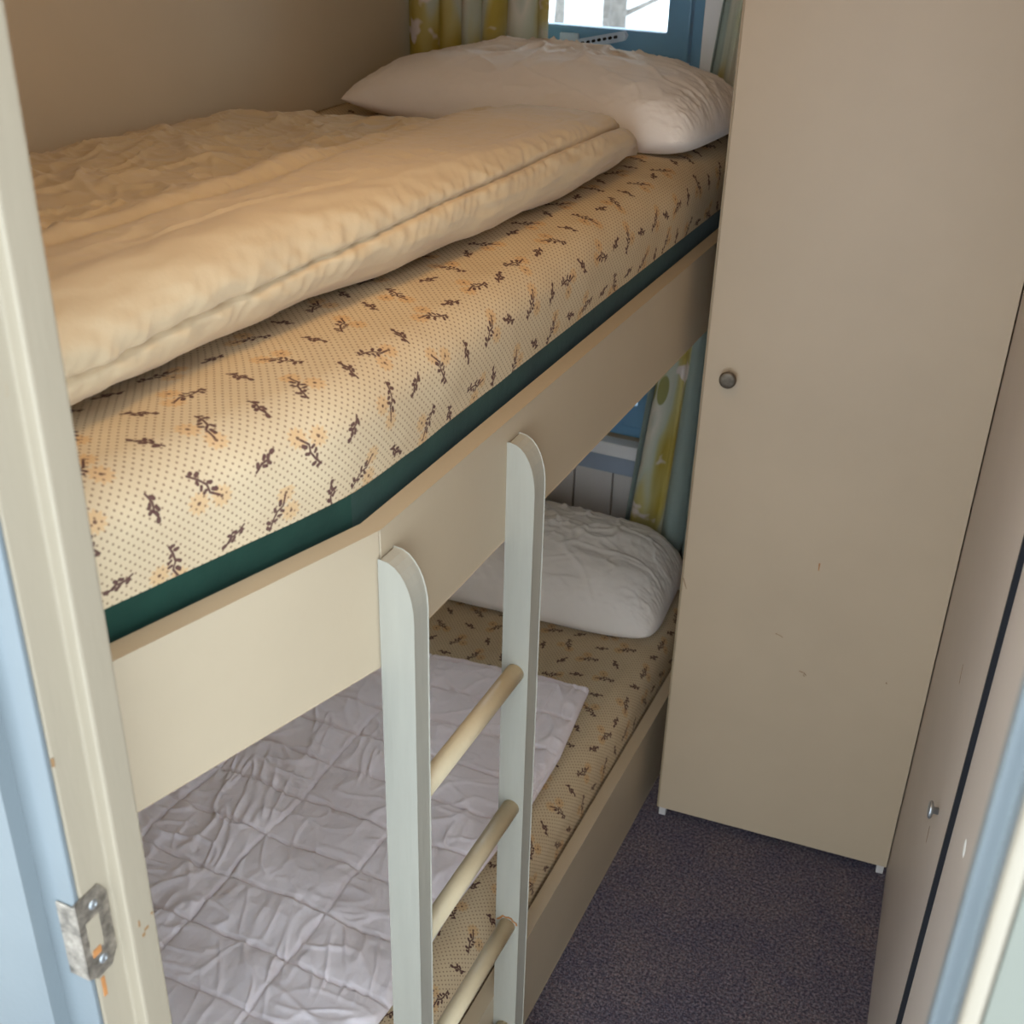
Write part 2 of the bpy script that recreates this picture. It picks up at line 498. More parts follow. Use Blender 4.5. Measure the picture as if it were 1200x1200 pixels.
struct(box('floor', XL - 0.1, XR + 0.1, -1.2, YB + 0.06, -0.05, 0.0, M['carpet']))
struct(box('wall_left', XL - 0.06, XL, -0.2, YB + 0.06, 0, ZC, M['wall']))
struct(box('wall_right', XR, XR + 0.06, 0.44, YB + 0.06, 0, ZC, M['wall']))
struct(box('ceiling', XL - 0.06, XR + 0.06, 0.44, YB + 0.06, ZC, ZC + 0.05, M['ceiling']))

# back wall with the tall window opening
WX0, WX1, WZ0, WZ1 = -1.235, -0.690, 0.600, 2.00
bm = bmesh.new()
for a in ((XL, WX0, 0, ZC), (WX1, XR, 0, ZC), (WX0, WX1, 0, WZ0), (WX0, WX1, WZ1, ZC)):
    add_box(bm, a[0], a[1], YB, YB + 0.07, a[2], a[3])
wall_back = struct(bm_obj('wall_back', bm, M['wall']))
px = XL + 0.035
edges = [-1.28, -1.185, -1.09, -0.995, -0.90, -0.805, -0.71, -0.615, -0.52]
for a, b in zip(edges, edges[1:]):
    box('plank', a + 0.0015, b - 0.0015, YB - 0.012, YB, 0.02, 0.515, M['plank'], wall_back, 0.0025)
box('batten', XL + 0.002, -0.52, YB - 0.016, YB, 0.515, 0.562, M['greyblue'], wall_back, 0.002)

# doorway wall
JL, JR = -0.522, 0.030
bm = bmesh.new()
add_box(bm, XL, JL - 0.045, 0.425, Y_IN, 0, ZC)
add_box(bm, JR + 0.045, XR, 0.445, Y_IN, 0, ZC)
add_box(bm, JL - 0.045, JR + 0.045, 0.445, Y_IN, 2.02, ZC)
struct(bm_obj('wall_front', bm, M['casing']))

# door frame left (latch side)
trim1 = struct(empty('trim_1', (JL - 0.02, 0.47, 0)))
bm = bmesh.new()
add_prism(bm, [(JL - 0.045, Y_IN), (JL, Y_IN), (JL, 0.473), (JL - 0.012, 0.473), (JL - 0.012, 0.443), (JL - 0.045, 0.443)], 0.0, 2.02)
bm_obj('jamb', bm, M['frame'], trim1, 0.0022, 2)
bm = bmesh.new()
sy0, sy1, sz0, sz1, sx = 0.4366, 0.4665, 1.000, 1.082, JL - 0.012
add_extr(bm, [(sx, sy0, sz0+.006), (sx, sy0+.008, sz0), (sx, sy1-.007, sz0), (sx, sy1, sz0+.012), (sx, sy1, sz1-.012), (sx, sy1-.007, sz1), (sx, sy0, sz1)], (0.0016, 0, 0))
plate = bm_obj('strike_plate', bm, M['rust'], trim1, 0.0005, 1)
bm = bmesh.new()
add_box(bm, sx - 0.018, sx + 0.0014, sy0 - 0.0001, sy0 + 0.0017, sz0 + 0.004, sz1 - 0.004)
bm_obj('plate_lip', bm, M['rust'], plate, 0.0005, 1)
box('latch_hole', sx + 0.0006, sx + 0.0019, sy0 + 0.006, sy0 + 0.019, sz0 + 0.026, sz0 + 0.058, M['frame'], plate)
box('splinter', sx + 0.0008, sx + 0.0024, sy0 + 0.007, sy0 + 0.015, sz0 + 0.022, sz0 + 0.029, M['wood'], plate)
for zz in (sz0 + 0.013, sz1 - 0.013):
    bm = bmesh.new(); add_lathe(bm, (sx + 0.0015, 0.4525, zz), (1, 0, 0), [(0, .0042), (.0010, .0038), (.0014, .0022), (.0009, .0012), (.0009, 0)], 14)
    bm_obj('screw', bm, M['steel'], plate)
# wood bared where the paint broke away
for (y0, z0, w, h) in ((0.4475, 0.975, .0035, .020), (0.4965, 1.035, .0012, .006)):
    box('bare_patch', sx - 0.0005, sx + 0.0006, y0, y0 + w, z0, z0 + h, M['wood'], trim1)
for (y0, z0, w, h) in ((0.4865, 1.013, .0045, .0022), (0.4835, 1.009, .0030, .0030), (0.4955, 1.022, .0020, .0018), (0.4815, 1.022, .0016, .006)):
    box('paint_chip', JL - 0.0005, JL + 0.0005, y0, y0 + w, z0, z0 + h, M['scratch'], trim1)
box('paint_chip', sx - 0.0005, sx + 0.0006, 0.4432, 0.4452, 1.205, 1.212, M['scratch'], trim1)
box('casing', JL - 0.050, JL - 0.0125, 0.4385, 0.4429, 0, 2.03, M['casing'], trim1, 0.0012)

# door frame right (hinge side)
trim2 = struct(empty('trim_2', (JR + 0.02, 0.47, 0)))
bm = bmesh.new()
add_prism(bm, [(JR + 0.045, Y_IN), (JR, Y_IN), (JR, 0.473), (JR + 0.010, 0.473), (JR + 0.010, 0.443), (JR + 0.045, 0.443)], 0.0, 2.02)
bm_obj('jamb', bm, M['casing'], trim2, 0.003, 3)
box('casing_edge', JR + 0.0095, JR + 0.0185, 0.430, 0.4425, 0, 2.03, M['casing_edge'], trim2, 0.0035, 3)
box('casing', JR + 0.0188, JR + 0.10, 0.430, 0.4425, 0, 2.03, M['casing_r'], trim2, 0.001)
trim3 = struct(empty('trim_3', (-0.25, 0.47, 2.0)))
box('head_jamb', JL + 0.0005, JR - 0.0005, 0.445, Y_IN, 1.98, 2.0195, M['frame'], trim3, 0.002)

# ------------------------------------------------------------------ window
win = struct(empty('window_1', (-0.96, YB, WZ0)))
def ring(name, x0, x1, y0, y1, z0, z1, w, mat, parent, wb=None, wt=None, bevel=0.003):
    wb = w if wb is None else wb; wt = w if wt is None else wt
    bm = bmesh.new()
    o = [(x0, z0), (x1, z0), (x1, z1), (x0, z1)]; i = [(x0+w, z0+wb), (x1-w, z0+wb), (x1-w, z1-wt), (x0+w, z1-wt)]
    vo = [[bm.verts.new((p[0], y, p[1])) for p in o] for y in (y0, y1)]
    vi = [[bm.verts.new((p[0], y, p[1])) for p in i] for y in (y0, y1)]
    for k in range(4):
        j = (k + 1) % 4
        bm.faces.new((vo[0][k], vo[0][j], vi[0][j], vi[0][k]))
        bm.faces.new((vo[1][j], vo[1][k], vi[1][k], vi[1][j]))
        bm.faces.new((vo[0][j], vo[0][k], vo[1][k], vo[1][j]))
        bm.faces.new((vi[0][k], vi[0][j], vi[1][j], vi[1][k]))
    return bm_obj(name, bm, mat, parent, bevel)
ring('window_frame', WX0 + 0.002, WX1 - 0.002, YB + 0.012, YB + 0.062, WZ0 + 0.002, WZ1 - 0.002, 0.026, M['blue'], win)
box('transom', WX0 + 0.03, WX1 - 0.03, YB + 0.014, YB + 0.06, 1.345, 1.385, M['blue'], win, 0.003)
s1 = ring('casement', WX0 + 0.030, WX1 - 0.030, YB + 0.002, YB + 0.036, 1.387, WZ1 - 0.030, 0.046, M['blue'], win, 0.076, bevel=0.004)
box('pane', WX0 + 0.074, WX1 - 0.074, YB + 0.018, YB + 0.022, 1.461, WZ1 - 0.074, M['glass'], s1)
s2 = ring('lower_sash', WX0 + 0.030, WX1 - 0.030, YB + 0.006, YB + 0.036, WZ0 + 0.030, 1.343, 0.046, M['blue'], win, 0.052)
box('pane', WX0 + 0.074, WX1 - 0.074, YB + 0.018, YB + 0.022, WZ0 + 0.080, 1.299, M['glass'], s2)
box('window_sill', WX0 - 0.05, WX1 + 0.05, YB - 0.035, YB + 0.010, 0.566, 0.599, M['white'], win, 0.004)
box('architrave', WX1 + 0.000, WX1 + 0.036, YB - 0.014, YB, 0.600, WZ1 + 0.04, M['white'], win, 0.002)
box('architrave', WX0 - 0.036, WX0, YB - 0.014, YB, 0.600, WZ1 + 0.04, M['white'], win, 0.002)
st = box('stay_bracket', -0.985, -0.945, YB - 0.006, YB + 0.002, 1.418, 1.450, M['stay'], win, 0.002)
bm = bmesh.new()
add_extr(bm, [(-0.950, YB - 0.030, 1.424), (-0.846, YB - 0.022, 1.448), (-0.842, YB - 0.022, 1.455), (-0.846, YB - 0.022, 1.460), (-0.948, YB - 0.030, 1.437)], (0, 0.014, 0))
arm = bm_obj('stay_arm', bm, M['stay'], win, 0.003)
for k in range(8):
    t = (k + 0.5) / 8
    xx = -0.942 + 0.09 * t; zz = 1.4335 + 0.0205 * t
    bm = bmesh.new(); add_tube(bm, (xx, YB - 0.0335, zz), (xx, YB - 0.026, zz), 0.0028, n=10)
    bm_obj('peg_hole', bm, M['dark'], arm)
bm = bmesh.new(); add_lathe(bm, (-0.957, YB - 0.0305, 1.430), (0, 1, 0), [(0, 0), (0, .007), (0.03, .007), (.03, 0)], 14)
bm_obj('pivot', bm, M['steel'], win)

# outdoors seen through the panes
g = struct(box('ground', -40, 30, YB + 0.3, 70, -0.50, -0.40, M['ground']))
rng = np.random.RandomState(3)
def tree(x, y, r, h, lean, label):
    t = empty('bare_tree', (x, y, -0.40))
    bm = bmesh.new()
    P0 = Vector((x, y, -0.44)); n = 6
    pts = [P0 + Vector((lean * k / n * h + 0.05 * math.sin(k * 2.1 + x), 0, h * k / n)) for k in range(n + 1)]
    for k in range(n):
        add_tube(bm, pts[k], pts[k+1], r * (1 - 0.12 * k) * (1.25 if k == 0 else 1), r * (1 - 0.12 * (k+1)), 10)
    bm_obj('trunk', bm, M['bark'], t, smooth=True)
    for k in range(7):
        q = pts[1 + k % 5] + Vector((0, 0, rng.rand() * 0.5)); a = rng.rand() * 6.28
        bm = bmesh.new()
        e = q + Vector((math.cos(a) * 0.9, math.sin(a) * 0.9, 0.5 + rng.rand() * 0.7)); mid = (q + e) / 2 + Vector((0, 0, -0.1))
        add_tube(bm, q, mid, r * .32, r * .22, 6); add_tube(bm, mid, e, r * .22, r * .06, 6)
        bm_obj('branch', bm, M['bark'], t, smooth=True)
    tag(t, label, 'tree', 'bare trees outside the window')
tree(-5.15, 11.5, 0.11, 4.2, 0.02, 'bare tree outside the window, leftmost, close to the curtain')
tree(-6.3, 15.0, 0.07, 4.5, -0.03, 'slim bare tree outside the window, second from the curtain')
tree(-5.1, 13.5, 0.06, 4.0, 0.03, 'slim bare tree outside near the middle of the window pane')
tree(-4.35, 12.0, 0.10, 4.6, -0.02, 'thick bare tree outside near the right edge of the pane')

# ------------------------------------------------------------------ bunk bed
BX = -0.527; KY = 0.862; SL = 0.285; TH = 0.022
def bx_outer(y): return BX if y >= KY else BX - SL * (KY - y)
bed = empty('bunk_bed', (-0.9, 1.4, 0))
tag(bed, 'cream painted built-in bunk bed with a bent front board, two tiers', 'bunk bed')
def boards(z0, z1):
    prism('side_board', [(BX, KY), (BX, YB - 0.018), (BX - TH, YB - 0.018), (BX - TH, KY + 0.003)], z0, z1, M['board'], bed, 0.0007, 1)
    yn = Y_IN + 0.002; xn = bx_outer(yn); L = math.hypot(1, SL)
    prism('side_board', [(BX - 0.0004, KY - 0.0014), (BX - TH, KY + 0.0016), (xn - TH * L, yn), (xn, yn)], z0, z1, M['board'], bed, 0.0007, 1)
    inn = 0.0235
    pts = [(XL + 0.002, yn), (bx_outer(yn) - inn * L, yn), (BX - inn, KY + 0.004), (BX - inn, 2.272), (XL + 0.002, 2.272)]
    return pts
pu = boards(1.022, 1.181)
prism('bed_base', pu, 1.055, 1.075, M['plywood'], bed)
pl = boards(0.004, 0.213)
prism('bed_base', pl, 0.085, 0.105, M['plywood'], bed)

def mattress(name, label, z_bot, z_top, r, off, y0, y1, green=None):
    root = empty(name, (-0.9, 1.4, z_bot if green is None else green))
    tag(root, label, 'mattress', 'floral mattresses')
    ny = 150
    ys = np.linspace(y0, y1, ny)
    # softened kink
    w = 0.035
    xf = BX - off - SL * 0.5 * (np.sqrt((ys - KY)**2 + w * w) - (ys - KY))
    # profile: bottom back -> bottom front -> up -> round -> top -> back
    n1, n2, n3 = 14, 14, 60
    prof = []
    s = 0.0
    zt = z_top - r
    for i in range(n1): prof.append((0.0, z_bot + (zt - z_bot) * i / n1))
    for i in range(n2):
        a = math.pi / 2 * i / n2
        prof.append((-r + r * math.cos(a), zt + r * math.sin(a)))
    D = (BX - off) - (XL + 0.012)
    prof_top = np.linspace(0, 1, n3)
    dx = np.array([p[0] for p in prof]); pz = np.array([p[1] for p in prof])
    Xa = xf[:, None] + dx[None, :]
    Za = np.repeat(pz[None, :], ny, 0)
    bul = np.sin(np.pi * np.clip((Za - z_bot) / (z_top - z_bot), 0, 1)) * 0.006
    Xa = Xa + bul + 0.002 * fbm(ys[:, None] * 9, Za * 12, 2)
    Xt = (xf - r)[:, None] + (XL + 0.006 - (xf - r))[:, None] * prof_top[None, :]
    Zt = z_top + 0.004 * fbm(Xt * 6, ys[:, None] * 6, 4) * np.minimum(1, prof_top * 8)[None, :]
    # the soft hollow near the front edge of the top
    Zt = Zt + 0.004 * np.sin(np.pi * np.clip(prof_top * 6, 0, 1))[None, :]
    X = np.concatenate([Xa, Xt], 1); Z = np.concatenate([Za, Zt], 1)
    X = np.concatenate([X, np.full((ny, 1), XL + 0.006), xf[:, None] + 0 * X[:, :1]], 1)
    Z = np.concatenate([Z, np.full((ny, 1), z_bot), np.full((ny, 1), z_bot)], 1)
    Y = np.repeat(ys[:, None], X.shape[1], 1)
    ds = np.sqrt(np.diff(X, axis=1)**2 + np.diff(Z, axis=1)**2)
    V = np.concatenate([np.zeros((ny, 1)), np.cumsum(ds, 1)], 1)
    dl = np.concatenate([[0], np.cumsum(np.hypot(np.diff(ys), np.diff(xf)))])
    U = np.repeat(dl[:, None], X.shape[1], 1)
    me = grid_mesh(name, X, Y, Z, U + z_bot * 3.3, V + 0.013, caps=True)
    link('floral_cover', me, M['floral'], root, True)
    if green is not None:
        L = math.hypot(1, SL); o = off + 0.010
        pts = [(XL + 0.012, y0 + 0.004), (bx_outer(y0 + .004) - o * L, y0 + 0.004), (BX - o, KY + 0.006), (BX - o, y1 - 0.004), (XL + 0.012, y1 - 0.004)]
        gb = prism('green_underside', pts, green, z_bot + 0.003, M['green'], root, 0.004, 3)
    return root
MU_TOP = 1.325; ML_TOP = 0.300
mattress('mattress', 'thick cream floral mattress with green underside on the upper bunk', 1.213, MU_TOP, 0.045, 0.025, Y_IN + 0.004, 2.25, 1.076)
mattress('mattress', 'cream floral dotted mattress in the lower bunk behind the ladder', 0.106, ML_TOP, 0.050, 0.034, Y_IN + 0.004, 2.27)

# ------------------------------------------------------------------ duvet on the upper bunk
def make_duvet():
    ny, nt_, nf = 420, 190, 84
    z0 = MU_TOP + 0.0085
    yA, yB_ = 0.512, 1.850
    ys = np.linspace(yA, yB_, ny)
    xf = np.interp(ys, [0.50, 0.647, 0.78, 0.946, 1.141, 1.373, 1.638, 1.75, 1.853], [-0.682, -0.682, -0.678, -0.668, -0.642, -0.622, -0.610, -0.612, -0.640])
    k = np.ones(21) / 21
    xf = np.convolve(np.pad(xf, 10, mode='edge'), k, 'valid')
    h = np.interp(ys, [0.5, 0.9, 1.2, 1.6, 1.85], [0.108, 0.107, 0.098, 0.086, 0.080])
    r = np.interp(ys, [0.5, 0.9, 1.2, 1.6, 1.85], [0.075, 0.075, 0.062, 0.055, 0.06])
    # end rounding
    cap = np.sqrt(np.clip(1 - (np.clip(ys - 1.69, 0, 1) / 0.165)**2, 0.0, 1))
    # front roll, angle from below to top
    th = np.linspace(-math.pi * 0.56, math.pi / 2, nf)
    ths = np.interp(ys, [0.5, 0.7, 0.9, 1.05, 1.2, 1.5, 1.85], [-0.15, -0.15, 0.0, 0.2, 0.45, 0.75, 0.9])
    T, Yt = np.meshgrid(th, ys)
    seam = gauss(T - ths[:, None], 0.045)
    near = gauss(T - ths[:, None], 0.55)
    puff = 0.008 * gauss(T - ths[:, None] - 0.7, 0.6) + 0.003 * gauss(T - ths[:, None] + 0.5, 0.4)
    gath = near * (0.0045 * pnoise(Yt * 38 + T * 2, T * 1.0, 3) + 0.0026 * pnoise(Yt * 85 - T * 3, T * 1.2, 9))
    soft = 0.006 * fbm(Yt * 7, T * 1.3, 12)
    R = 1 - 0.0
    rad = -0.0085 * seam - 0.003 * gauss(T - ths[:, None], 0.16) + puff + gath + soft
    Xf = xf[:, None] - r[:, None] + (r[:, None] + rad) * np.cos(T)
    Zf = z0 + h[:, None] / 2 + (h[:, None] / 2 + rad) * np.sin(T)
    # top
    s = np.linspace(0, 1, nt_)[1:]
    xb = XL + 0.030
    x1 = xf - r
    Xt = x1[:, None] + (xb - x1)[:, None] * s[None, :]
    Yg = np.repeat(ys[:, None], Xt.shape[1], 1)
    wall = np.sqrt(np.clip(1 - np.clip((s - 0.86) / 0.14, 0, 1)**2, 0, 1))[None, :]
    top = h[:, None] + puff[:, -1:] + soft[:, -1:] * (1 - s[None, :])
    top = top + 0.006 * np.sin(np.pi * np.clip(s * 2.2, 0, 1))[None, :]
    # lengthwise stitched valley and the gathered part of it
    xv = -0.828 + 0.012 * np.sin(Yg * 7)
    dv = Xt - xv
    top = top - 0.012 * gauss(dv, 0.020) * sstep(0.55, 0.7, Yg) - 0.006 * gauss(dv, 0.07)
    top = top + gauss(dv, 0.06) * (0.0035 * pnoise(Yg * 55, Xt * 10, 21) + 0.002 * pnoise(Yg * 110, Xt * 14, 22)) * sstep(0.95, 1.15, Yg)
    top = top - 0.009 * gauss(Yg - (1.18 + 0.35 * (Xt + 1.0)), 0.05) * sstep(-0.88, -0.95, Xt)
    # second panel beyond the valley is a little lower and lumpier
    back = sstep(-0.83, -0.92, Xt)
    top = top + back * (-0.020 + 0.016 * fbm(Xt * 5, Yg * 5, 31))
    top = top - 0.012 * back * sstep(0.85, 1.4, Yg) - 0.007 * back
    top = top + (1 - back) * 0.007 * fbm(Xt * 6, Yg * 4, 35)
    top = top + 0.0045 * (ridge(Xt * 7 + Yg * 3, Yg * 4 - Xt * 2, 41, 0.09) - 0.3) * (0.25 + 0.75 * back)
    top = top + 0.0052 * (ridge(Xt * 14 - Yg * 6, Yg * 7 + Xt * 5, 47, 0.07) - 0.3) * (0.2 + 0.8 * back)
    top = top + 0.0026 * ridge(Xt * 10 + Yg * 26, Yg * 9 - Xt * 12, 49, 0.10) * (0.35 + 0.65 * back)
    top = top + 0.0015 * fbm(Xt * 40, Yg * 30, 51)
    Zt = z0 + top * (0.12 + 0.88 * wall)
    X = np.concatenate([Xf, Xt], 1); Z = np.concatenate([Zf, Zt], 1)
    # bottom closure
    X = np.concatenate([X, np.full((ny, 1), xb), (xf - r)[:, None] + r[:, None] * math.cos(th[0])], 1)
    Z = np.concatenate([Z, np.full((ny, 2), z0 - 0.0008)], 1)
    Z = np.maximum(Z, z0 - 0.0008)
    # round the far end, slanted so that the wall side stops earlier
    Ycol = np.repeat(ys[:, None], X.shape[1], 1)
    Z = z0 - 0.0008 + (Z - z0 + 0.0008) * (0.02 + 0.98 * cap[:, None])
    Y = Ycol + 0.02 * np.sin(X * 6) * sstep(1.4, 1.85, Ycol) + sstep(1.2, 1.85, Ycol) * (X + 0.62) * 0.10
    return grid_mesh('duvet', X, Y, Z, caps=True)
duvet = link('duvet', make_duvet(), M['duvet'], None, True)
tag(duvet, 'thick ivory duvet lying along the upper bunk mattress', 'duvet')

# ------------------------------------------------------------------ pillows
def pillow(name, label, c, ang, A, B, H, tilt, seed, zbase, pl=4.0):
    n, m = 220, 150
    u = np.sin(np.linspace(-1, 1, n) * math.pi / 2); v = np.sin(np.linspace(-1, 1, m) * math.pi / 2)
    U, V = np.meshgrid(u, v, indexing='ij')
    cr = 1 - np.where(U < 0, 0.025 if pl < 4 else 0.06, 0.075) * U**4 * V**4
    x = A * U * (1 - 0.02 * (1 - V**2)) * cr; y = B * V * (1 - 0.03 * (1 - U**2)) * cr
    t = ((1 - np.abs(U)**np.where(U < 0, pl, 4.2)) * (1 - np.abs(V)**2.8))
    t = np.clip(t, 0, 1)**0.48
    edge = 0.028
    big = 0.010 * fbm(U * 1.7, V * 1.5, seed)
    mid = gauss(U - 0.05, 0.55) * gauss(V - 0.25, 0.6)
    cre = (0.0064 * ridge(U * 2.4 + V, V * 1.8 - U * .6, seed + 3, 0.05) + 0.0045 * ridge(U * 3.2 - V * 2.4, V * 2.2 + U * 2, seed + 7, 0.06)) * (0.35 + mid)
    cre = cre + 0.0044 * ridge(U * 6 + V * 3, V * 4 - U * 3, seed + 9, 0.07) * mid + 0.0012 * fbm(U * 7, V * 5, seed + 13)
    rad = np.sqrt(U**2 + V**2)
    seamw = 0.004 * pnoise(U * 26, V * 26, seed + 11) * sstep(0.75, 1.0, np.maximum(np.abs(U), np.abs(V)))
    top = edge + (H - edge) * t + (big + cre + seamw) * np.clip(t * 2, 0, 1)
    ti = tilt * ((V + 1) / 2)**1.3
    bot = edge * (1 - np.clip(t * 1.9, 0, 1)) + 0.001
    ca, sa = math.cos(ang), math.sin(ang)
    def place(z): return c[0] + x * ca - y * sa, c[1] + x * sa + y * ca, zbase + z
    Xt, Yt, Zt = place(top + ti * np.clip(t * 1.5, 0.6, 1)); Xb, Yb, Zb = place(bot + ti * 0.35 * (1 - np.clip(t * 1.9, 0, 1)))
    # join: top grid and bottom grid share the rim
    N = n * m
    rim = (np.abs(U) > 0.999999) | (np.abs(V) > 0.999999)
    Zr = Zb; Zt = np.where(rim, Zr, Zt)
    idt = np.arange(N).reshape(n, m)
    idb = np.where(rim, idt, idt + N)
    def quads(I, flip):
        q = np.stack([I[:-1, :-1], I[1:, :-1], I[1:, 1:], I[:-1, 1:]], -1).reshape(-1, 4)
        return q[:, ::-1] if flip else q
    co = np.concatenate([np.stack([Xt, Yt, Zt], -1).reshape(-1, 3), np.stack([Xb, Yb, Zb], -1).reshape(-1, 3)])
    F = np.concatenate([quads(idt, False), quads(idb, True)])
    used = np.unique(F); remap = np.full(2 * N, -1); remap[used] = np.arange(len(used))
    me = bpy.data.meshes.new(name); me.from_pydata(co[used].tolist(), [], remap[F].tolist()); me.update()
    o = link(name, me, M['pillow'], None, True)
    tag(o, label, 'pillow', 'white pillows')
    return o
pillow('pillow', 'plump white pillow at the window end of the upper bunk', (-0.887, 2.075), math.radians(-4.5), 0.345, 0.172, 0.127, 0.0, 5, MU_TOP + 0.006, 2.4)
pillow('pillow', 'crumpled white pillow in the lower bunk under the window', (-0.925, 2.128), math.radians(4.0), 0.350, 0.155, 0.145, 0.045, 15, ML_TOP + 0.006)

# ------------------------------------------------------------------ quilt in the lower bunk
def make_quilt():
    nx, ny = 330, 600
    z0 = ML_TOP + 0.007; TQ = 0.012
    us = np.linspace(0, 1, nx); ys = np.linspace(0.515, 1.815, ny)
    xfr = np.interp(ys, [0.5, 0.86, 1.0, 1.2, 1.47, 1.6, 1.82], [-0.72, -0.625, -0.617, -0.622, -0.608, -0.612, -0.640])
    xbk = XL + 0.03
    X = xfr[:, None] + (xbk - xfr)[:, None] * us[None, :]
    Yg = np.repeat(ys[:, None], nx, 1)
    Yw = Yg + sstep(1.3, 1.82, Yg) * (X + 0.64) * 0.10
    e = np.minimum(np.minimum((xfr[:, None] - X), X - xbk), np.minimum(Yg - 0.515, 1.815 - Yg)) / 0.020
    e = np.sqrt(np.clip(1 - (1 - np.clip(e, 0, 1))**2, 0, 1))
    wx = X + 0.010 * fbm(Yg * 5, X * 3, 61); wy = Yg + 0.006 * fbm(X * 6, Yg * 3, 63)
    dx = np.abs(((wx + 0.792) / 0.1775 + 0.5) % 1.0 - 0.5) * 0.1775
    dy = np.abs(((wy - 0.994) / 0.1005 + 0.5) % 1.0 - 0.5) * 0.1005
    st = np.maximum(gauss(dx, 0.0030), gauss(dy, 0.0030))
    cell = np.clip(np.minimum(dx / 0.05, 1), 0, 1) * np.clip(np.minimum(dy / 0.04, 1), 0, 1)
    z = TQ * 0.6 + 0.004 - 0.0055 * st + 0.0060 * np.sqrt(cell)
    near = gauss(dy, 0.03)
    z = z + near * 0.0030 * pnoise(X * 55, Yg * 10, 71) + gauss(dx, 0.03) * 0.0026 * pnoise(X * 10, Yg * 60, 73)
    mod = np.clip(pnoise(X * 4, Yg * 4, 83) + 0.35, 0, 1)
    d1 = sstep(-0.15, 0.15, pnoise(X * 5, Yg * 5, 95))
    w1 = ridge(X * 26 + Yg * 9, Yg * 7 - X * 6, 81, 0.10); w2 = ridge(X * 9 - Yg * 22, Yg * 10 + X * 9, 85, 0.10)
    z = z + 0.0046 * (w1 * d1 + w2 * (1 - d1)) * (0.35 + mod)
    z = z + 0.0060 * ridge(X * 5 + Yg * 8, Yg * 4 - X * 7, 91, 0.05) * mod
    z = z + 0.0010 * fbm(X * 60, Yg * 44, 87)
    z = z + 0.012 * fbm(X * 4.2, Yg * 3.6, 89) * sstep(-0.64, -0.80, X)
    z = np.maximum(z, 0.003)
    z = z * (0.15 + 0.85 * e)
    # front edge near the ladder sinks over the mattress edge
    Z = z0 + z
    me_top = (X, Yw, Z)
    Xb = np.concatenate([X, X[:, -1:], X[:, :1]], 1); Yb_ = np.concatenate([Yw, Yw[:, -1:], Yw[:, :1]], 1)
    Zb = np.concatenate([Z, np.full((ny, 2), z0)], 1)
    return grid_mesh('quilt', Xb, Yb_, Zb, caps=True)
q = link('quilt', make_quilt(), M['quilt'], None, True)
tag(q, 'thin white quilted blanket with stitched rectangles in the lower bunk', 'quilt')

# ------------------------------------------------------------------ ladder
lad = empty('bunk_ladder', (-0.508, 1.02, 0))
tag(lad, 'grey-white wooden ladder with round cream rungs hooked to the bunk board', 'ladder')
def post(y0, y1, x1, top):
    bm = bmesh.new()
    x0 = BX + 0.0012
    pts = [(x0, 0.0), (x1, 0.0), (x1, top - 0.062)]
    for k in range(1, 9):
        a = k / 8 * math.pi / 2
        pts.append((x0 + 0.002 + (x1 - x0 - 0.002) * math.cos(a)**0.9 if k < 8 else x0 + 0.002, top - 0.062 + 0.062 * math.sin(a)))
    pts.append((x0, top))
    add_extr(bm, [(p[0], y0, p[1]) for p in pts], (0, y1 - y0, 0))
    return bm_obj('post', bm, M['ladder'], lad, 0.0013, 2)
post(0.856, 0.886, -0.489, 1.150)
post(1.151, 1.183, -0.491, 1.152)
for z in (0.830, 0.602, 0.374, 0.152):
    bm = bmesh.new(); add_tube(bm, (-0.508, 0.8862, z), (-0.508, 1.1508, z), 0.0125, n=24)
    o = bm_obj('rung', bm, M['rung'], lad)
    for f in o.data.polygons:
        if len(f.vertices) == 4: f.use_smooth = True
# bare wood around the lowest fully visible rung socket
bm = bmesh.new()
for k in range(9):
    a0 = math.radians(20 + k * 16); r = 0.0145 + 0.0015 * math.sin(k * 2.3)
    a1 = math.radians(20 + (k + 1) * 16); r1 = 0.0145 + 0.0015 * math.sin((k + 1) * 2.3)
    cx, cz = -0.508, 0.374
    p = [(cx + r * math.cos(a0), 1.1508, cz + r * math.sin(a0)), (cx + r1 * math.cos(a1), 1.1508, cz + r1 * math.sin(a1)),
         (cx + (r1 + .0030) * math.cos(a1), 1.1508, cz + (r1 + .0030) * math.sin(a1)), (cx + (r + .0030) * math.cos(a0), 1.1508, cz + (r + .0030) * math.sin(a0))]
    add_extr(bm, p, (0, -0.0005, 0))
bm_obj('bare_wood_crack', bm, M['wood'], lad)

# ------------------------------------------------------------------ wardrobe in the corner
WL = Vector((-0.492, 1.866, 0)); WR = Vector((-0.0285, 1.902, 0))
wd = (WR - WL).normalized(); wn = Vector((-wd.y, wd.x, 0))      # along the front, into the depth
Wlen = (WR - WL).length
def wp(s, d, z): return WL + wd * s + wn * d + Vector((0, 0, z))
def wbox(bm, s0, s1, d0, d1, z0, z1):
    vs = [bm.verts.new(wp(*p)) for p in ((s0,d0,z0),(s1,d0,z0),(s1,d1,z0),(s0,d1,z0),(s0,d0,z1),(s1,d0,z1),(s1,d1,z1),(s0,d1,z1))]
    for f in ((0,3,2,1),(4,5,6,7),(0,1,5,4),(1,2,6,5),(2,3,7,6),(3,0,4,7)):
        bm.faces.new([vs[i] for i in f])
war = empty('wardrobe', (WL.x + 0.2, WL.y + 0.2, 0))
tag(war, 'tall beige laminate wardrobe in the corner with one round knob', 'wardrobe')
WTOP = 2.12
bm = bmesh.new(); wbox(bm, 0.004, Wlen - 0.0006, 0.020, 0.430, 0.022, WTOP)
bm_obj('carcass', bm, M['laminate'], war, 0.001)
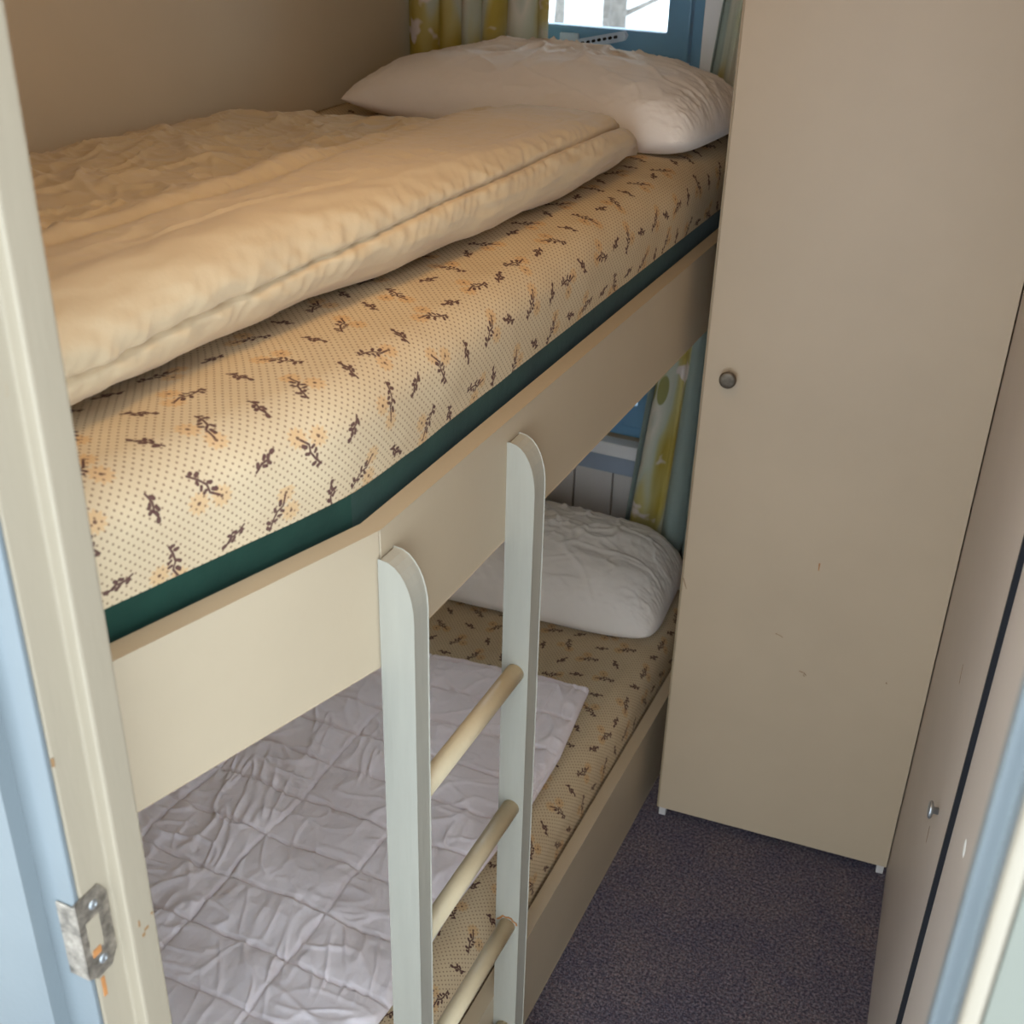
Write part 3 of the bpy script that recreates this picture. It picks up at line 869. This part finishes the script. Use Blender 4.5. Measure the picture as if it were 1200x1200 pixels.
bm = bmesh.new(); wbox(bm, 0.0035, Wlen - 0.0004, 0.0, 0.0185, 0.026, WTOP - 0.01)
wdoor = bm_obj('door', bm, M['laminate'], war, 0.0008)
bm = bmesh.new(); wbox(bm, 0.0, 0.0033, 0.0005, 0.018, 0.026, WTOP - 0.01)
bm_obj('edge_band', bm, M['edge_band'], wdoor)
bm = bmesh.new(); add_lathe(bm, wp(0.045, 0, 0.992), -wn, [(0.0, .007), (0.007, .007), (0.009, .0132), (0.014, .0146), (0.017, .0143), (0.0185, .0125), (0.019, 0.008), (0.0191, 0)], 28)
bm_obj('knob', bm, M['knob'], wdoor, smooth=True)
for s in (0.004, Wlen - 0.018):
    bm = bmesh.new(); wbox(bm, s, s + 0.014, 0.008, 0.03, 0.0, 0.0255)
    bm_obj('foot', bm, M['plank'], war, 0.001)
def scratch(parent, pts, w, mat=None):
    bm = bmesh.new()
    for (a, b) in zip(pts, pts[1:]):
        a3 = wp(a[0], 0.0002, a[1]); b3 = wp(b[0], 0.0002, b[1])
        d = (b3 - a3).normalized(); n = d.cross(wn) * w / 2
        add_extr(bm, [a3 - n, b3 - n * .5, b3 + n * .5, a3 + n], tuple(-wn * 0.0005))
    bm_obj('scratch', bm, mat or M['scratch'], parent)
scratch(wdoor, [(0.2415, 0.672), (0.2420, 0.657)], 0.0028, M['wood'])
scratch(wdoor, [(0.185, 0.508), (0.192, 0.5065), (0.199, 0.503)], 0.0013)
scratch(wdoor, [(0.238, 0.438), (0.247, 0.436), (0.252, 0.431)], 0.0018)
scratch(wdoor, [(0.246, 0.432), (0.249, 0.428)], 0.0014)
scratch(wdoor, [(0.004, 0.585), (0.012, 0.563)], 0.0016)
scratch(wdoor, [(0.392, 0.455), (0.394, 0.452)], 0.002)

# ------------------------------------------------------------------ cupboard along the right side
CA = Vector((-0.0265, 1.900, 0)); CB = Vector((0.0655, 0.72, 0))
CB = CA + (Vector((0.003, 1.539, 0)) - Vector((-0.028, 1.906, 0))).normalized() * 1.36
cd = (CB - CA).normalized(); cn = Vector((-cd.y, cd.x, 0))
if cn.x < 0: cn = -cn
def cp(s, d, z): return CA + cd * s + cn * d + Vector((0, 0, z))
def cbox(bm, s0, s1, d0, d1, z0, z1):
    vs = [bm.verts.new(cp(*p)) for p in ((s0,d0,z0),(s1,d0,z0),(s1,d1,z0),(s0,d1,z0),(s0,d0,z1),(s1,d0,z1),(s1,d1,z1),(s0,d1,z1))]
    for f in ((0,3,2,1),(4,5,6,7),(0,1,5,4),(1,2,6,5),(2,3,7,6),(3,0,4,7)):
        bm.faces.new([vs[i] for i in f])
cup = empty('built_in_cupboard', (0.2, 1.2, 0))
tag(cup, 'pale laminate cupboard with two tall doors lining the right side', 'cupboard')
SG = 0.795
bm = bmesh.new(); cbox(bm, 0.004, 1.340, 0.024, 0.36, 0.0, WTOP)
bm_obj('carcass', bm, M['dark'], cup)
bm = bmesh.new(); cbox(bm, -0.030, SG - 0.0045, 0.0, 0.020, 0.004, WTOP - 0.005)
dA = bm_obj('door', bm, M['cab'], cup, 0.0012)
bm = bmesh.new(); cbox(bm, SG + 0.0045, 1.340, 0.0, 0.020, 0.004, WTOP - 0.005)
dB = bm_obj('door', bm, M['cab'], cup, 0.0012)
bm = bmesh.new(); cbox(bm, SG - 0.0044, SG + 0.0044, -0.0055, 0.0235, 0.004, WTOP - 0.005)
bm_obj('gap_shade_strip', bm, M['dark'], cup)  # raised near-black strip, painted stand-in for the shade between the two doors
bm = bmesh.new(); add_lathe(bm, cp(0.618, 0, 0.703), -cn, [(0.0, .0045), (0.006, .0045), (0.0075, .0105), (0.010, .012), (0.012, .0105), (0.013, .006), (0.0132, 0)], 24)
bm_obj('knob', bm, M['steel'], dA, smooth=True)
bm = bmesh.new(); add_lathe(bm, cp(0.918, 0.0004, 0.912), -cn, [(0.0, .010), (0.0006, .009), (.0006, 0)], 14)
bm_obj('paint_chip', bm, M['chip'], dB)
for (s0, z0, s1, z1) in ((0.56, 0.628, 0.566, 0.606), (0.470, 0.832, 0.482, 0.81)):
    bm = bmesh.new(); a = cp(s0, 0.0002, z0); b = cp(s1, 0.0002, z1)
    add_extr(bm, [a, b, b + cd * 0.003, a + cd * 0.003], tuple(-cn * 0.0005))
    bm_obj('scratch', bm, M['scratch'], dA)

# ------------------------------------------------------------------ curtains
def curtain(name, label, x0f, x1f, yc, z0, z1, folds, amp, mat, seed):
    n, m = 170, 60
    s = np.linspace(0, 1, n); z = np.linspace(z0, z1, m)
    S, Zg = np.meshgrid(s, z, indexing='ij')
    X0 = x0f(Zg); X1 = x1f(Zg)
    ph = S * folds * 2 * math.pi + 0.9 * np.sin(S * 9 + seed) + 0.25 * np.sin(Zg * 5 + S * 4)
    X = X0 + (X1 - X0) * S + 0.010 * np.sin(ph * 1.0 + 1.3) * (X1 - X0) / (abs(folds) * 0.08)
    Y = yc + amp * np.sin(ph) * (0.8 + 0.2 * np.sin(Zg * 3)) + 0.003 * fbm(S * 10, Zg * 4, seed)
    dl = np.concatenate([np.zeros((1, m)), np.cumsum(np.hypot(np.diff(X, axis=0), np.diff(Y, axis=0)), 0)], 0)
    me = grid_mesh(name, X, Y, Zg, dl, Zg)
    o = link(name, me, mat, None, True)
    md = o.modifiers.new('thickness', 'SOLIDIFY'); md.thickness = 0.0016
    tag(o, label, 'curtain', 'window curtains')
    return o
lin = lambda a, b, za, zb: (lambda z: a + (b - a) * (z - za) / (zb - za))
curtain('curtain', 'olive and cream floral curtain hanging left of the window', lambda z: XL + 0.010 + 0 * z, lin(-0.985, -0.975, 1.3, 2.1), 2.298, 1.20, 2.197, 6.0, 0.019, M['curtain1'], 2)
curtain('curtain', 'olive and grey floral curtain hanging between window and wardrobe', lin(-0.758, -0.655, 0.45, 1.45), lin(-0.560, -0.562, 0.45, 1.45), 2.306, 0.36, 2.197, 3.2, 0.014, M['curtain2'], 6)

# ------------------------------------------------------------------ ceiling lamp (above the frame)
lamp = empty('ceiling_lamp', (-0.45, 1.0, ZC))
tag(lamp, 'round warm ceiling lamp above the floor', 'lamp')
bm = bmesh.new(); add_lathe(bm, (-0.45, 1.0, ZC), (0, 0, -1), [(0, .10), (.012, .105), (.02, .10)], 32)
bm_obj('base', bm, M['white'], lamp)
mm, nt, bs = mat_base('lamp_shade_glow')
bs.inputs['Base Color'].default_value = (0.9, 0.85, 0.75, 1)
bs.inputs['Emission Color'].default_value = (*LAMP_COLOR, 1); bs.inputs['Emission Strength'].default_value = 1.0
bm = bmesh.new(); add_lathe(bm, (-0.45, 1.0, ZC - 0.0205), (0, 0, -1), [(0, .095), (.02, .09), (.035, .06), (.042, 0)], 32)
bm_obj('shade', bm, mm, lamp, smooth=True)
ld = bpy.data.lights.new('lamp_light', 'AREA'); ld.shape = 'DISK'; ld.size = 0.2; ld.energy = LAMP_POWER; ld.color = LAMP_COLOR
lo = bpy.data.objects.new('lamp_light', ld); COL.objects.link(lo); lo.location = (-0.45, 1.0, ZC - 0.075)
